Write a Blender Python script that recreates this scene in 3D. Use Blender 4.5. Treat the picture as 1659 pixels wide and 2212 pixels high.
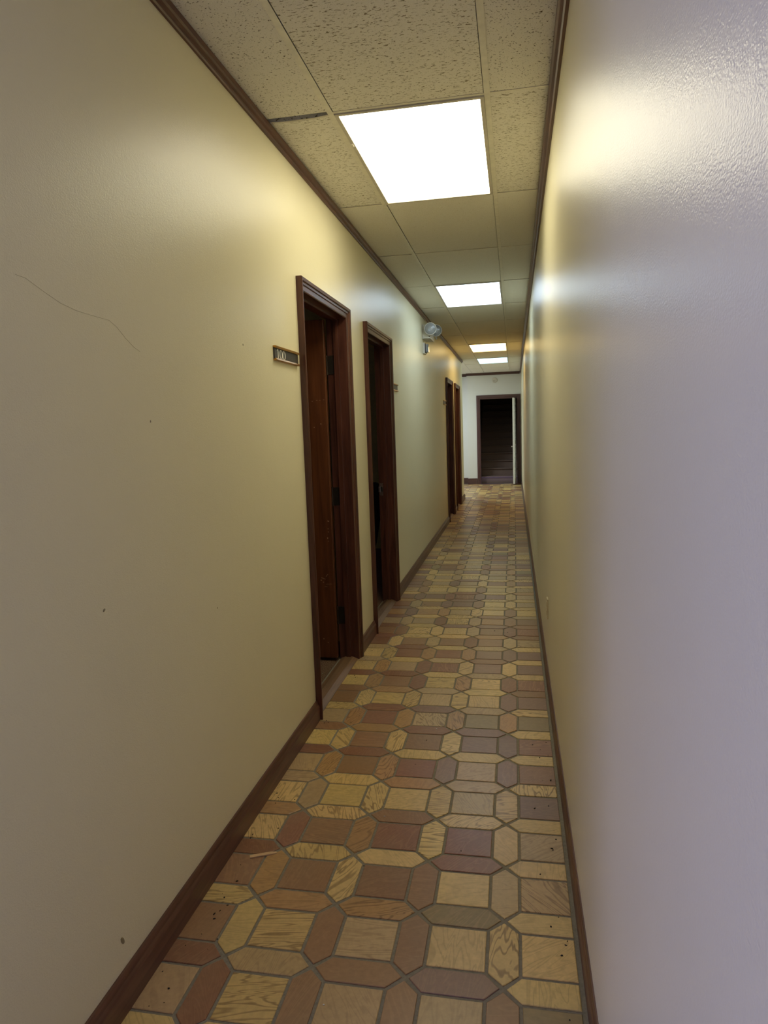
import bpy, bmesh, math, random
from mathutils import Vector, Matrix

for o in list(bpy.data.objects):
    bpy.data.objects.remove(o)
scene = bpy.context.scene
COL = scene.collection

# ------------------------------------------------------------------ camera
F_PX, YAW, PIT, ROL = 1477.6, 0.1908, -0.1212, -0.0344
CX, CZ = -0.1674, 1.5071
cam_data = bpy.data.cameras.new('camera')
cam = bpy.data.objects.new('camera', cam_data)
COL.objects.link(cam)
fwd = Vector((-math.sin(YAW) * math.cos(PIT), math.cos(YAW) * math.cos(PIT), math.sin(PIT)))
right = Vector((math.cos(YAW), math.sin(YAW), 0))
up = right.cross(fwd)
c_, s_ = math.cos(ROL), math.sin(ROL)
r2 = right * c_ + up * s_
u2 = up * c_ - right * s_
M = Matrix((r2, u2, -fwd)).transposed().to_4x4()
M.translation = Vector((CX, 0, CZ))
cam.matrix_world = M
cam_data.sensor_fit = 'HORIZONTAL'
cam_data.sensor_width = 36.0
cam_data.lens = 36.0 * F_PX / 1659.0
cam_data.clip_start = 0.02
cam_data.clip_end = 100
scene.camera = cam

# ------------------------------------------------------------------ daylight, exposure
world = bpy.data.worlds.new('world')
scene.world = world
world.use_nodes = True
bg = world.node_tree.nodes['Background']
bg.inputs['Color'].default_value = (0.43, 0.47, 1.0, 1)
bg.inputs['Strength'].default_value = 1.75

pl = bpy.data.lights.new('entrance_portal', 'AREA')     # sampling portal over the glazed entrance (adds no light)
pl.shape = 'RECTANGLE'
pl.size, pl.size_y = 2.3, 2.5
pl.cycles.is_portal = True
po = bpy.data.objects.new('entrance_portal', pl)
COL.objects.link(po)
po.location = (-3.55, -1.5, 1.3)
po.rotation_euler = (0, math.radians(-90), math.radians(0))

al = bpy.data.lights.new('alcove_fill', 'AREA')   # unseen area light added in the alcove to brighten the end wall
al.shape = 'RECTANGLE'
al.size, al.size_y = 0.58, 1.18
al.energy = 21
al.color = (0.80, 0.92, 1.0)
ao = bpy.data.objects.new('alcove_fill', al)
COL.objects.link(ao)
ao.location = (-2.35, 15.9, 2.80)

for nm, yy in (('room_portal', 3.15), ('room_portal.001', 6.95)):   # sampling portals over unseen openings added to light the two rooms
    p3 = bpy.data.lights.new(nm, 'AREA')
    p3.shape = 'RECTANGLE'
    p3.size, p3.size_y = 0.4, 0.3
    p3.cycles.is_portal = True
    po3 = bpy.data.objects.new(nm, p3)
    COL.objects.link(po3)
    po3.location = (-4.42, yy, 1.55)
    po3.rotation_euler = (0, math.radians(-90), 0)

vs = scene.view_settings
vs.view_transform = 'Standard'
vs.look = 'None'
vs.gamma = 1
vs.use_curve_mapping = False
vs.exposure = 1.56

LAMP = [((1.0, 0.93, 0.68), 2.4), ((0.66, 0.83, 1.0), 2.1), ((1.0, 0.72, 0.30), 2.1), ((0.50, 0.84, 1.0), 0.85)]

# ------------------------------------------------------------------ helpers
def srgb(r, g, b):
    def f(c):
        c /= 255.0
        return c / 12.92 if c <= 0.04045 else ((c + 0.055) / 1.055) ** 2.4
    return (f(r), f(g), f(b), 1.0)

def box(bm, lo, hi, mi=0):
    x0, y0, z0 = lo
    x1, y1, z1 = hi
    v = [bm.verts.new(p) for p in ((x0, y0, z0), (x1, y0, z0), (x1, y1, z0), (x0, y1, z0),
                                   (x0, y0, z1), (x1, y0, z1), (x1, y1, z1), (x0, y1, z1))]
    for f in ((0, 3, 2, 1), (4, 5, 6, 7), (0, 1, 5, 4), (1, 2, 6, 5), (2, 3, 7, 6), (3, 0, 4, 7)):
        bm.faces.new([v[i] for i in f]).material_index = mi
    return v

def sweep(bm, rings, cap=True):
    """rings: list of lists of 3D points, all the same length (closed profile)"""
    vr = [[bm.verts.new(p) for p in r] for r in rings]
    n = len(vr[0])
    for a, b in zip(vr[:-1], vr[1:]):
        for i in range(n):
            j = (i + 1) % n
            bm.faces.new((a[i], a[j], b[j], b[i]))
    if cap:
        bm.faces.new(list(reversed(vr[0])))
        bm.faces.new(vr[-1])
    return vr

def cyl(bm, a, b, r0, r1=None, n=20, cap=True):
    a, b = Vector(a), Vector(b)
    r1 = r0 if r1 is None else r1
    d = (b - a).normalized()
    t = Vector((0, 0, 1)) if abs(d.z) < 0.9 else Vector((1, 0, 0))
    e1 = d.cross(t).normalized()
    e2 = d.cross(e1)
    rings = []
    for p, r in ((a, r0), (b, r1)):
        rings.append([p + (e1 * math.cos(2 * math.pi * k / n) + e2 * math.sin(2 * math.pi * k / n)) * r for k in range(n)])
    sweep(bm, rings, cap)

def lathe(bm, origin, axis, prof, n=24):
    """prof: list of (distance along axis, radius)"""
    o, d = Vector(origin), Vector(axis).normalized()
    t = Vector((0, 0, 1)) if abs(d.z) < 0.9 else Vector((1, 0, 0))
    e1 = d.cross(t).normalized()
    e2 = d.cross(e1)
    rings = [[o + d * s + (e1 * math.cos(2 * math.pi * k / n) + e2 * math.sin(2 * math.pi * k / n)) * max(r, 1e-4)
              for k in range(n)] for s, r in prof]
    sweep(bm, rings)

def tube(bm, pts, r, n=6):
    pts = [Vector(p) for p in pts]
    rings = []
    for i, p in enumerate(pts):
        d = (pts[min(i + 1, len(pts) - 1)] - pts[max(i - 1, 0)]).normalized()
        t = Vector((0, 0, 1)) if abs(d.z) < 0.9 else Vector((1, 0, 0))
        e1 = d.cross(t).normalized()
        e2 = d.cross(e1)
        rings.append([p + (e1 * math.cos(2 * math.pi * k / n) + e2 * math.sin(2 * math.pi * k / n)) * r for k in range(n)])
    sweep(bm, rings)

def root_loc(parent):
    v = Vector((0, 0, 0))
    while parent is not None:
        v += parent.location
        parent = parent.parent
    return v

def obj(name, bm, mats, parent=None, loc=None, smooth=False, bevel=0.0, seg=2):
    """one mesh object; vertices are given in world space"""
    bmesh.ops.recalc_face_normals(bm, faces=bm.faces[:])
    if bevel:
        bmesh.ops.bevel(bm, geom=[e for e in bm.edges if e.calc_face_angle(0) > 0.5], offset=bevel, segments=seg,
                        affect='EDGES', profile=0.7, clamp_overlap=True)
    base = root_loc(parent) + (Vector(loc) if loc else Vector((0, 0, 0)))
    bmesh.ops.translate(bm, vec=-base, verts=bm.verts[:])
    me = bpy.data.meshes.new(name)
    bm.to_mesh(me)
    bm.free()
    for m in (mats if isinstance(mats, (list, tuple)) else [mats]):
        me.materials.append(m)
    if smooth:
        for p in me.polygons:
            p.use_smooth = True
    o = bpy.data.objects.new(name, me)
    COL.objects.link(o)
    o.parent = parent
    if loc:
        o.location = loc
    return o

def tag(o, label, cat=None, group=None, kind=None):
    o['label'] = label
    if cat:
        o['category'] = cat
    if group:
        o['group'] = group
    if kind:
        o['kind'] = kind
    return o

def empty(name, loc):
    o = bpy.data.objects.new(name, None)
    COL.objects.link(o)
    o.location = loc
    o.empty_display_size = 0.1
    return o

def NB():
    return bmesh.new()

# ------------------------------------------------------------------ materials
class Mat:
    def __init__(self, name, color=(0.5, 0.5, 0.5, 1), rough=0.5, spec=0.5, metal=0.0):
        self.m = bpy.data.materials.new(name)
        self.m.use_nodes = True
        self.t = self.m.node_tree
        self.b = self.t.nodes['Principled BSDF']
        self.b.inputs['Base Color'].default_value = color
        self.b.inputs['Roughness'].default_value = rough
        self.b.inputs['Specular IOR Level'].default_value = spec
        self.b.inputs['Metallic'].default_value = metal

    def n(self, typ, **kw):
        nd = self.t.nodes.new(typ)
        for k, v in kw.items():
            setattr(nd, k, v)
        return nd

    def l(self, a, b):
        self.t.links.new(a, b)

    def coords(self, scale=(1, 1, 1), rot=(0, 0, 0), src='Object'):
        tc = self.n('ShaderNodeTexCoord')
        mp = self.n('ShaderNodeMapping')
        mp.inputs['Scale'].default_value = scale
        mp.inputs['Rotation'].default_value = rot
        self.l(tc.outputs[src], mp.inputs['Vector'])
        return mp.outputs['Vector']

    def world(self, scale=(1, 1, 1)):
        g = self.n('ShaderNodeNewGeometry')
        mp = self.n('ShaderNodeMapping')
        mp.inputs['Scale'].default_value = scale
        self.l(g.outputs['Position'], mp.inputs['Vector'])
        return mp.outputs['Vector']

    def noise(self, vec, scale, detail=3, rough=0.5, dist=0.0):
        nz = self.n('ShaderNodeTexNoise')
        nz.inputs['Scale'].default_value = scale
        nz.inputs['Detail'].default_value = detail
        nz.inputs['Roughness'].default_value = rough
        nz.inputs['Distortion'].default_value = dist
        self.l(vec, nz.inputs['Vector'])
        return nz.outputs['Fac']

    def ramp(self, fac, stops):
        r = self.n('ShaderNodeValToRGB')
        e = r.color_ramp.elements
        while len(e) > 1:
            e.remove(e[-1])
        e[0].position, e[0].color = stops[0]
        for p, c in stops[1:]:
            x = e.new(p)
            x.color = c
        self.l(fac, r.inputs['Fac'])
        return r.outputs['Color']

    def mix(self, fac, a, b, blend='MIX'):
        x = self.n('ShaderNodeMix', data_type='RGBA', blend_type=blend)
        for sock, v in ((x.inputs[0], fac), (x.inputs[6], a), (x.inputs[7], b)):
            if hasattr(v, 'is_output'):
                self.l(v, sock)
            else:
                sock.default_value = v
        return x.outputs[2]

    def math(self, op, a, b=0.0):
        x = self.n('ShaderNodeMath', operation=op)
        for sock, v in ((x.inputs[0], a), (x.inputs[1], b)):
            if hasattr(v, 'is_output'):
                self.l(v, sock)
            else:
                sock.default_value = v
        return x.outputs[0]

    def bump(self, h, strength=0.3, dist=0.001):
        bp = self.n('ShaderNodeBump')
        bp.inputs['Strength'].default_value = strength
        bp.inputs['Distance'].default_value = dist
        self.l(h, bp.inputs['Height'])
        self.l(bp.outputs['Normal'], self.b.inputs['Normal'])

    def base(self, c):
        self.l(c, self.b.inputs['Base Color'])

def plain(name, col, rough=0.5, spec=0.5, metal=0.0, var=0.06, scale=30):
    m = Mat(name, col, rough, spec, metal)
    v = m.world()
    f = m.noise(v, scale, 3)
    lo = tuple(c * (1 - var) for c in col[:3]) + (1,)
    hi = tuple(min(1, c * (1 + var)) for c in col[:3]) + (1,)
    m.base(m.ramp(f, [(0.3, lo), (0.7, hi)]))
    return m.m

def wall_paint(name, col, rough, bumpk):
    m = Mat(name, col, rough, 0.27)
    v = m.world()
    f = m.noise(v, 1.3, 4)
    m.base(m.ramp(f, [(0.3, tuple(c * 0.96 for c in col[:3]) + (1,)), (0.7, col)]))
    # roller stipple, slightly drawn out along the roller's vertical travel
    v2 = m.world((0.8, 0.8, 1.1))
    h1 = m.noise(v2, 300, 2, 0.5)
    h2 = m.noise(v, 30, 2, 0.5)
    h = m.math('ADD', m.math('MULTIPLY', h1, 1.0), m.math('MULTIPLY', h2, 0.6))
    m.bump(h, bumpk, 0.0011)
    return m.m

def wood(name, dark, light, rough=0.32, grain_axis='Z', spec=0.5):
    m = Mat(name, dark, rough, spec)
    sc = {'Z': (34, 34, 2.2), 'Y': (34, 2.2, 34), 'X': (2.2, 34, 34)}[grain_axis]
    v = m.world(sc)
    f = m.noise(v, 1.0, 5, 0.6, 0.6)
    m.base(m.ramp(f, [(0.32, dark), (0.68, light)]))
    m.bump(f, 0.12, 0.0006)
    return m.m

PAINT = wall_paint('cream_wall_paint', srgb(238, 230, 196), 0.32, 0.5)
PAINT_ROOM = plain('olive_yellow_room_paint', srgb(206, 190, 110), 0.5)
PAINT_END = wall_paint('white_wall_paint', srgb(222, 222, 214), 0.45, 0.25)
WOOD_TRIM_Y = wood('dark_stained_trim', srgb(84, 54, 43), srgb(112, 76, 61), 0.38, 'Y')
WOOD_TRIM_X = wood('dark_stained_end_trim', srgb(72, 48, 44), srgb(92, 64, 58), 0.4, 'X')
WOOD_CASE = wood('mahogany_casing', srgb(62, 34, 26), srgb(100, 60, 47), 0.30, 'Z')
WOOD_CASE_Y = wood('mahogany_head_casing', srgb(62, 34, 26), srgb(100, 60, 47), 0.30, 'Y')
WOOD_CASE_END = wood('purple_brown_casing', srgb(72, 46, 46), srgb(92, 62, 60), 0.4, 'Z')
WOOD_LEAF = wood('brown_door_veneer', srgb(82, 45, 24), srgb(114, 67, 38), 0.35, 'Z')
WOOD_RED = wood('red_brown_door_veneer', srgb(96, 38, 20), srgb(128, 58, 32), 0.35, 'Z')
WOOD_SADDLE = wood('worn_oak_saddle', srgb(112, 86, 62), srgb(142, 110, 82), 0.5, 'Y')
BLACK_METAL = plain('dark_bronze_metal', srgb(58, 52, 44), 0.45, 0.5, 0.7)
CHIP = plain('chipped_wood_mark', srgb(190, 150, 118), 0.7)
WHITE_PLASTIC = plain('white_plastic', srgb(214, 208, 194), 0.4)
WHITE_DOOR = plain('white_door_paint', srgb(222, 222, 214), 0.45)
BRONZE = plain('gold_bronze_rail', srgb(190, 140, 62), 0.32, 0.5, 0.85)
PLATE = plain('dark_sign_plate', srgb(60, 54, 46), 0.4)
PRINT = plain('white_sign_print', srgb(240, 238, 228), 0.5)
IVORY = plain('ivory_outlet_plastic', srgb(214, 200, 160), 0.35)
TEE = plain('cream_tee_bar', srgb(242, 238, 222), 0.45)
PLENUM = plain('dark_plenum', srgb(34, 32, 28), 0.9)
STAIR = plain('brown_stair_carpet', srgb(112, 94, 86), 0.95, 0.2, 0, 0.2, 200)
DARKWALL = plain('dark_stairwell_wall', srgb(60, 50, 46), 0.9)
BLACK_MATT = plain('black_matt', srgb(20, 20, 22), 0.9)
DIRT_AND_HOLE = plain('dark_dirt_and_hole_shade', srgb(40, 32, 26), 0.9)
SPLINTER = plain('pale_split_wood', srgb(214, 178, 132), 0.6)
SCUFF = plain('grey_scuff', srgb(150, 138, 104), 0.6)
CRACKC = plain('hairline_scratch', srgb(206, 194, 150), 0.5)
CONCRETE = plain('lobby_paint', srgb(205, 200, 190), 0.7)

def grout_mat():
    m = Mat('grey_grout', srgb(122, 116, 100), 0.9, 0.2)
    v = m.world()
    f = m.noise(v, 90, 4, 0.6)
    g = m.noise(v, 6, 3, 0.5)
    c1 = m.ramp(f, [(0.3, srgb(112, 110, 100)), (0.7, srgb(158, 152, 136))])
    m.base(m.mix(g, c1, srgb(140, 130, 112)))
    m.bump(f, 0.5, 0.002)
    return m.m
GROUT = grout_mat()

def carpet_mat():
    m = Mat('speckled_brown_carpet', srgb(96, 74, 58), 0.95, 0.1)
    v = m.world()
    f = m.noise(v, 160, 2, 0.6)
    m.base(m.ramp(f, [(0.35, srgb(70, 52, 42)), (0.55, srgb(120, 96, 78)), (0.75, srgb(160, 138, 116))]))
    m.bump(f, 0.6, 0.004)
    return m.m
CARPET = carpet_mat()

def ceiling_mat(name, stretch, density, hole_shade):
    m = Mat(name, srgb(208, 196, 164), 0.85, 0.25)
    v = m.world(stretch)
    f = m.noise(v, 1.0, 3, 0.65, 0.4)
    mask = m.ramp(f, [(density, (1, 1, 1, 1)), (density + 0.035, (0, 0, 0, 1))])
    v2 = m.world()
    g = m.noise(v2, 260, 2, 0.6)
    tone = m.ramp(g, [(0.3, srgb(236, 232, 218)), (0.7, srgb(250, 247, 238))])
    m.base(m.mix(mask, tone, hole_shade))  # fissures and pinholes darkened: recess shade put into the board colour
    h = m.math('SUBTRACT', m.math('MULTIPLY', g, 0.25), mask)
    m.bump(h, 0.45, 0.002)
    return m.m
TILE_FISS = ceiling_mat('fissured_ceiling_board', (62, 170, 100), 0.375, srgb(140, 128, 98))
TILE_PIN = ceiling_mat('pinhole_ceiling_board', (125, 140, 100), 0.355, srgb(110, 98, 74))
TILE_PLAIN = ceiling_mat('fine_ceiling_board', (170, 170, 100), 0.30, srgb(150, 140, 112))

def stone_mat(name, kind):
    """veined sandstone tile; kind = 'OBJECT' reads obj props, 'GEOMETRY' reads mesh attributes"""
    m = Mat(name, (0.4, 0.3, 0.2, 1), 0.34, 0.5)
    at = m.n('ShaderNodeAttribute', attribute_type=kind, attribute_name='tint')
    av = m.n('ShaderNodeAttribute', attribute_type=kind, attribute_name='vein')
    sep = m.n('ShaderNodeSeparateXYZ')
    m.l(av.outputs['Vector'], sep.inputs[0])
    stren, seed, ang = sep.outputs[0], sep.outputs[1], sep.outputs[2]
    g = m.n('ShaderNodeNewGeometry')
    rot = m.n('ShaderNodeVectorRotate', rotation_type='Z_AXIS')
    m.l(g.outputs['Position'], rot.inputs['Vector'])
    m.l(ang, rot.inputs['Angle'])
    off = m.n('ShaderNodeCombineXYZ')
    m.l(seed, off.inputs[0])
    m.l(m.math('MULTIPLY', seed, 0.73), off.inputs[1])
    m.l(m.math('MULTIPLY', seed, 0.31), off.inputs[2])
    add = m.n('ShaderNodeVectorMath', operation='ADD')
    m.l(rot.outputs['Vector'], add.inputs[0])
    m.l(off.outputs[0], add.inputs[1])
    st = m.n('ShaderNodeMapping')
    st.inputs['Scale'].default_value = (14, 2.2, 9)
    m.l(add.outputs[0], st.inputs['Vector'])
    big = m.noise(st.outputs['Vector'], 1.0, 3, 0.45, 0.55)
    # banding: contour lines of the stretched noise
    saw = m.math('PINGPONG', m.math('MULTIPLY', big, 15.0), 0.5)
    saw = m.math('MULTIPLY', saw, 2.0)
    fine = m.noise(add.outputs[0], 60, 3, 0.6)
    band = m.ramp(saw, [(0.0, (1, 1, 1, 1)), (0.20, (0.75, 0.75, 0.75, 1)), (0.42, (0.0, 0.0, 0.0, 1))])
    cloud = m.noise(st.outputs['Vector'], 0.7, 2, 0.5, 0.4)
    # vein colour: darker than yellow stone, paler than red stone
    lum = m.n('ShaderNodeRGBToBW')
    m.l(at.outputs['Color'], lum.inputs[0])
    isdark = m.ramp(lum.outputs[0], [(0.20, (1, 1, 1, 1)), (0.30, (0, 0, 0, 1))])
    vc_dark = m.mix(1.0, at.outputs['Color'], (0.46, 0.40, 0.36, 1), 'MULTIPLY')
    vc_pale = m.mix(0.34, at.outputs['Color'], srgb(214, 170, 120))
    vc = m.mix(isdark, vc_dark, vc_pale)
    fac = m.math('MULTIPLY', m.math('MULTIPLY', band, stren), m.math('ADD', 0.35, cloud))
    col = m.mix(fac, at.outputs['Color'], vc)
    shade = m.ramp(fine, [(0.25, (0.86, 0.86, 0.86, 1)), (0.75, (1.08, 1.08, 1.08, 1))])
    col = m.mix(1.0, col, shade, 'MULTIPLY')
    # grey scuffing towards wear
    wv = m.noise(g.outputs['Position'], 3.0, 4, 0.6)
    wf = m.ramp(wv, [(0.45, (0, 0, 0, 1)), (0.8, (0.35, 0.35, 0.35, 1))])
    col = m.mix(wf, col, srgb(150, 132, 104))
    m.base(col)
    m.bump(fine, 0.12, 0.001)
    return m.m
STONE_O = stone_mat('veined_stone_tile', 'OBJECT')
STONE_G = stone_mat('veined_stone_tile_far', 'GEOMETRY')

def diffuser_mat(name, col, strength, x0, x1, tubes):
    m = Mat(name, (0.8, 0.8, 0.78, 1), 0.35, 0.4)
    g = m.n('ShaderNodeNewGeometry')
    sep = m.n('ShaderNodeSeparateXYZ')
    m.l(g.outputs['Position'], sep.inputs[0])
    u = m.math('DIVIDE', m.math('SUBTRACT', sep.outputs[0], x0), (x1 - x0))
    # brightness of the lens over the tubes behind it
    s = m.math('SINE', m.math('MULTIPLY', u, math.pi * 2 * tubes))
    k = m.math('ADD', 0.86, m.math('MULTIPLY', m.math('MULTIPLY', s, s), 0.14))
    edge = m.math('MINIMUM', 1.0, m.math('ADD', 0.62, m.math('MULTIPLY', m.math('MINIMUM', u, m.math('SUBTRACT', 1.0, u)), 5.0)))
    k = m.math('MULTIPLY', k, edge)
    m.b.inputs['Emission Color'].default_value = col + (1,)
    m.l(m.math('MULTIPLY', k, strength), m.b.inputs['Emission Strength'])
    return m.m

def glass_mat():
    m = Mat('clear_lamp_lens', (0.9, 0.92, 0.92, 1), 0.12, 0.6)
    m.b.inputs['Transmission Weight'].default_value = 0.75
    return m.m
LENS = glass_mat()
REFLECTOR = Mat('silver_reflector', (0.75, 0.76, 0.76, 1), 0.2, 0.5, 0.95).m

# ------------------------------------------------------------------ dimensions
W = 1.202          # left wall plane at x = -W
XR = 0.012         # right wall plane
H = 2.82           # ceiling
T = 0.115           # left wall thickness
YL = 14.22         # far end of the left wall
YE = 17.762        # end wall
YB = -3.0          # wall behind the camera
YF = 0.78         # near end of the left wall (lobby beyond)
XA = -3.5          # alcove / lobby left limit
LOBX = -3.5
DZ = 2.258         # top of casings
CW = 0.062         # casing width
DOORS = [(3.300, 4.312), (4.808, 5.822), (10.715, 11.735), (12.22, 13.225)]

# ------------------------------------------------------------------ floor
bm = NB()
box(bm, (-1.325, YB, -0.12), (XR, YE + 0.02, 0.0))
box(bm, (LOBX, YB, -0.12), (-1.325, 0.9, 0.0))
box(bm, (LOBX, YL - 0.14, -0.12), (-1.325, YE + 0.02, 0.0))
floor = obj('floor', bm, GROUT)
bmL = NB()
box(bmL, (LOBX, YB, 0.001), (-1.25, 0.78, 0.006))  # pale layer added out of view to bounce daylight up to the ceiling
tag(obj('lobby_bounce_slab', bmL, CONCRETE), 'pale slab added behind the camera to bounce daylight, out of the frame', kind='structure')
tag(floor, 'corridor floor of yellow and red-brown stone tiles in grey grout', kind='structure')

TINT = {'y': srgb(216, 184, 120), 't': srgb(190, 160, 114), 'o': srgb(184, 142, 92), 'b': srgb(152, 114, 80),
        'r': srgb(144, 98, 72), 'm': srgb(142, 108, 90), 'l': srgb(152, 130, 88)}
SQ = ['lbtbtbYrt', 'yYybtbYyb', 'TtybbYboB', 'tyrYrorrY'.replace('rorr', 'rOBr'), 'mYtYyYytY'[:9], 'bmtmrObOt', 'RmmYbYBYy',
      'lolOTorOt', 'mmyYtYyYb', 'RrYOYrbOy', 'mymYRrtOy', 'mmmorOrYy']
HX = ['ymbtr', 'yLOoY', 'yryYr', 'yYbYo', 'Ytoyt', 'yyyrr', 'ymrob', 'YtmRY', 'bytob', 'ytyrr', 'ybtyt', 'ytyrt']
PX, PY, XC0, YC0 = 0.2665, 0.2585, -0.213, 1.690
GAP = 0.0095
HWX = 0.042        # hexagon half widths
SX, SY = PX - 2 * HWX - 2 * GAP, PY - 2 * HWX - 2 * GAP
XMIN, XMAX = -W + 0.003, -0.012
rnd = random.Random(11)

def clip_poly(poly, x0, x1):
    for lim, keep in ((x0, lambda x, l: x >= l), (x1, lambda x, l: x <= l)):
        out = []
        for i in range(len(poly)):
            a, b = poly[i], poly[(i + 1) % len(poly)]
            ka, kb = keep(a[0], lim), keep(b[0], lim)
            if ka:
                out.append(a)
            if ka != kb:
                t = (lim - a[0]) / (b[0] - a[0])
                out.append((lim, a[1] + t * (b[1] - a[1])))
        poly = out
        if len(poly) < 3:
            return []
    return poly

def square_poly():
    return [(-SX / 2, -SY / 2), (SX / 2, -SY / 2), (SX / 2, SY / 2), (-SX / 2, SY / 2)]

def hex_h():
    tip, sh, hw = PX / 2 - 0.010, SX / 2 + 0.002, HWX
    return [(-tip, 0), (-sh, -hw), (sh, -hw), (tip, 0), (sh, hw), (-sh, hw)]

def hex_v():
    tip, sh, hw = PY / 2 - 0.010, SY / 2 + 0.002, HWX
    return [(0, -tip), (hw, -sh), (hw, sh), (0, tip), (-hw, sh), (-hw, -sh)]

def tile_faces(bm, poly, cx, cy, lift, tilt=(0, 0)):
    """prism with a small chamfer round the top; returns its faces"""
    n = len(poly)
    mx = sum(p[0] for p in poly) / n
    my = sum(p[1] for p in poly) / n
    def ring(s, z):
        out = []
        for p in poly:
            d = Vector((mx - p[0], my - p[1]))
            L = d.length
            d = d / L * s if L > 1e-6 else d
            x, y = p[0] + d.x, p[1] + d.y
            out.append(bm.verts.new((cx + x, cy + y, z + lift + tilt[0] * x + tilt[1] * y)))
        return out
    a, b, c = ring(0, -0.0008), ring(0, 0.0018), ring(0.0026, 0.003)
    fs = []
    for r, q in ((a, b), (b, c)):
        for i in range(n):
            j = (i + 1) % n
            fs.append(bm.faces.new((r[i], r[j], q[j], q[i])))
    fs.append(bm.faces.new(c))
    return fs

mesh_cache = {}
def tile_mesh(key, name, poly):
    if key not in mesh_cache:
        b = NB()
        tile_faces(b, poly, 0, 0, 0)
        bmesh.ops.recalc_face_normals(b, faces=b.faces[:])
        me = bpy.data.meshes.new(name)
        b.to_mesh(me)
        b.free()
        me.materials.append(STONE_O)
        mesh_cache[key] = me
    return mesh_cache[key]

def code_at(kind, row, col):
    tab = SQ if kind == 's' else HX
    if 0 <= row < len(tab) and col < len(tab[row]):
        return tab[row][col]
    if rnd.random() < 0.17 and kind == 's':
        return rnd.choice('YTR')
    return rnd.choice('yyyttobbrmml' if kind == 's' else 'yyyYYttobbrm')

far = NB()
far_cols = []
def put(kind, name, poly, cx, cy, code, single):
    poly = clip_poly([(p[0] + cx, p[1]) for p in poly], XMIN, XMAX)
    poly = [(p[0] - cx, p[1]) for p in poly]
    if len(poly) < 3:
        return
    base = TINT[code.lower()]
    k = rnd.uniform(0.9, 1.1)
    tint = [base[0] * k, base[1] * k * rnd.uniform(0.97, 1.03), base[2] * k * rnd.uniform(0.92, 1.08)]
    strong = code.isupper()
    vein = [rnd.uniform(0.85, 1.1) if strong else rnd.uniform(0.22, 0.5), rnd.uniform(0, 40),
            rnd.choice((0.0, 0.25, 1.57, 1.3, -0.5, 0.7)) + rnd.uniform(-0.2, 0.2)]
    lift = rnd.uniform(-0.0004, 0.0006)
    if single:
        key = (name, kind, tuple((round(p[0], 4), round(p[1], 4)) for p in poly))
        o = bpy.data.objects.new(name, tile_mesh(key, name, poly))
        COL.objects.link(o)
        o.parent = floor
        o.location = (cx, cy, lift)
        o.rotation_euler = (rnd.uniform(-0.002, 0.002), rnd.uniform(-0.002, 0.002), rnd.uniform(-0.006, 0.006))
        o['tint'] = tint
        o['vein'] = vein
    else:
        fs = tile_faces(far, poly, cx, cy, lift)
        far_cols.extend([(tint, vein)] * len(fs))

NROW = 30
rows = range(-3, int((YE - YC0) / PY) + 1)
for j in rows:
    single = j < NROW - 2
    cols = 5
    if YC0 + j * PY > YL - 0.1:
        cols = 14
        XMIN = LOBX + 0.02
    y = YC0 + j * PY
    yc = y - PY / 2
    for c in range(cols):
        xs = XC0 + PX / 2 - c * PX
        put('s', 'square_tile', square_poly(), xs, yc, code_at('s', j, 2 * c), single)
        put('h', 'hexagonal_tile', hex_h(), xs, y, code_at('h', j, c), single)
        if c < cols - 1 or cols > 5:
            put('v', 'hexagonal_tile', hex_v(), XC0 - c * PX, yc, code_at('s', j, 2 * c + 1), single)
XMIN = -W + 0.003
far.faces.ensure_lookup_table()
me = bpy.data.meshes.new('distant_tiles')
far.to_mesh(me)
far.free()
a1 = me.attributes.new('tint', 'FLOAT_VECTOR', 'FACE')
a2 = me.attributes.new('vein', 'FLOAT_VECTOR', 'FACE')
a1.data.foreach_set('vector', [v for t, _ in far_cols for v in t])
a2.data.foreach_set('vector', [v for _, t in far_cols for v in t])
me.materials.append(STONE_G)
o = bpy.data.objects.new('distant_tiles', me)
COL.objects.link(o)
o.parent = floor
o['kind'] = 'stuff'
o['label'] = 'small stone tiles at the far end of the corridor'

# ------------------------------------------------------------------ walls
def wall_with_openings(x0, x1, y0, y1, z1, opens):
    b = NB()
    y = y0
    for a, c, zt in opens:
        box(b, (x0, y, 0), (x1, a, z1))
        box(b, (x0, a, zt), (x1, c, z1))
        y = c
    box(b, (x0, y, 0), (x1, y1, z1))
    bmesh.ops.remove_doubles(b, verts=b.verts[:], dist=1e-5)
    return b

ROUGH = 0.025
opens = [(a + CW - ROUGH, c - CW + ROUGH, DZ - CW + ROUGH) for a, c in DOORS]
wl = obj('wall_left', wall_with_openings(-W - T, -W, YF, YL, H + 0.12, opens), PAINT)
tag(wl, 'glossy cream painted left corridor wall with four doorways', kind='structure')

bm = NB()
box(bm, (XR, YB, -0.05), (XR + 0.14, YE + 0.02, H + 0.12))
wr = obj('wall_right', bm, PAINT)
tag(wr, 'long glossy cream right corridor wall without doors', kind='structure')

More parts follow.
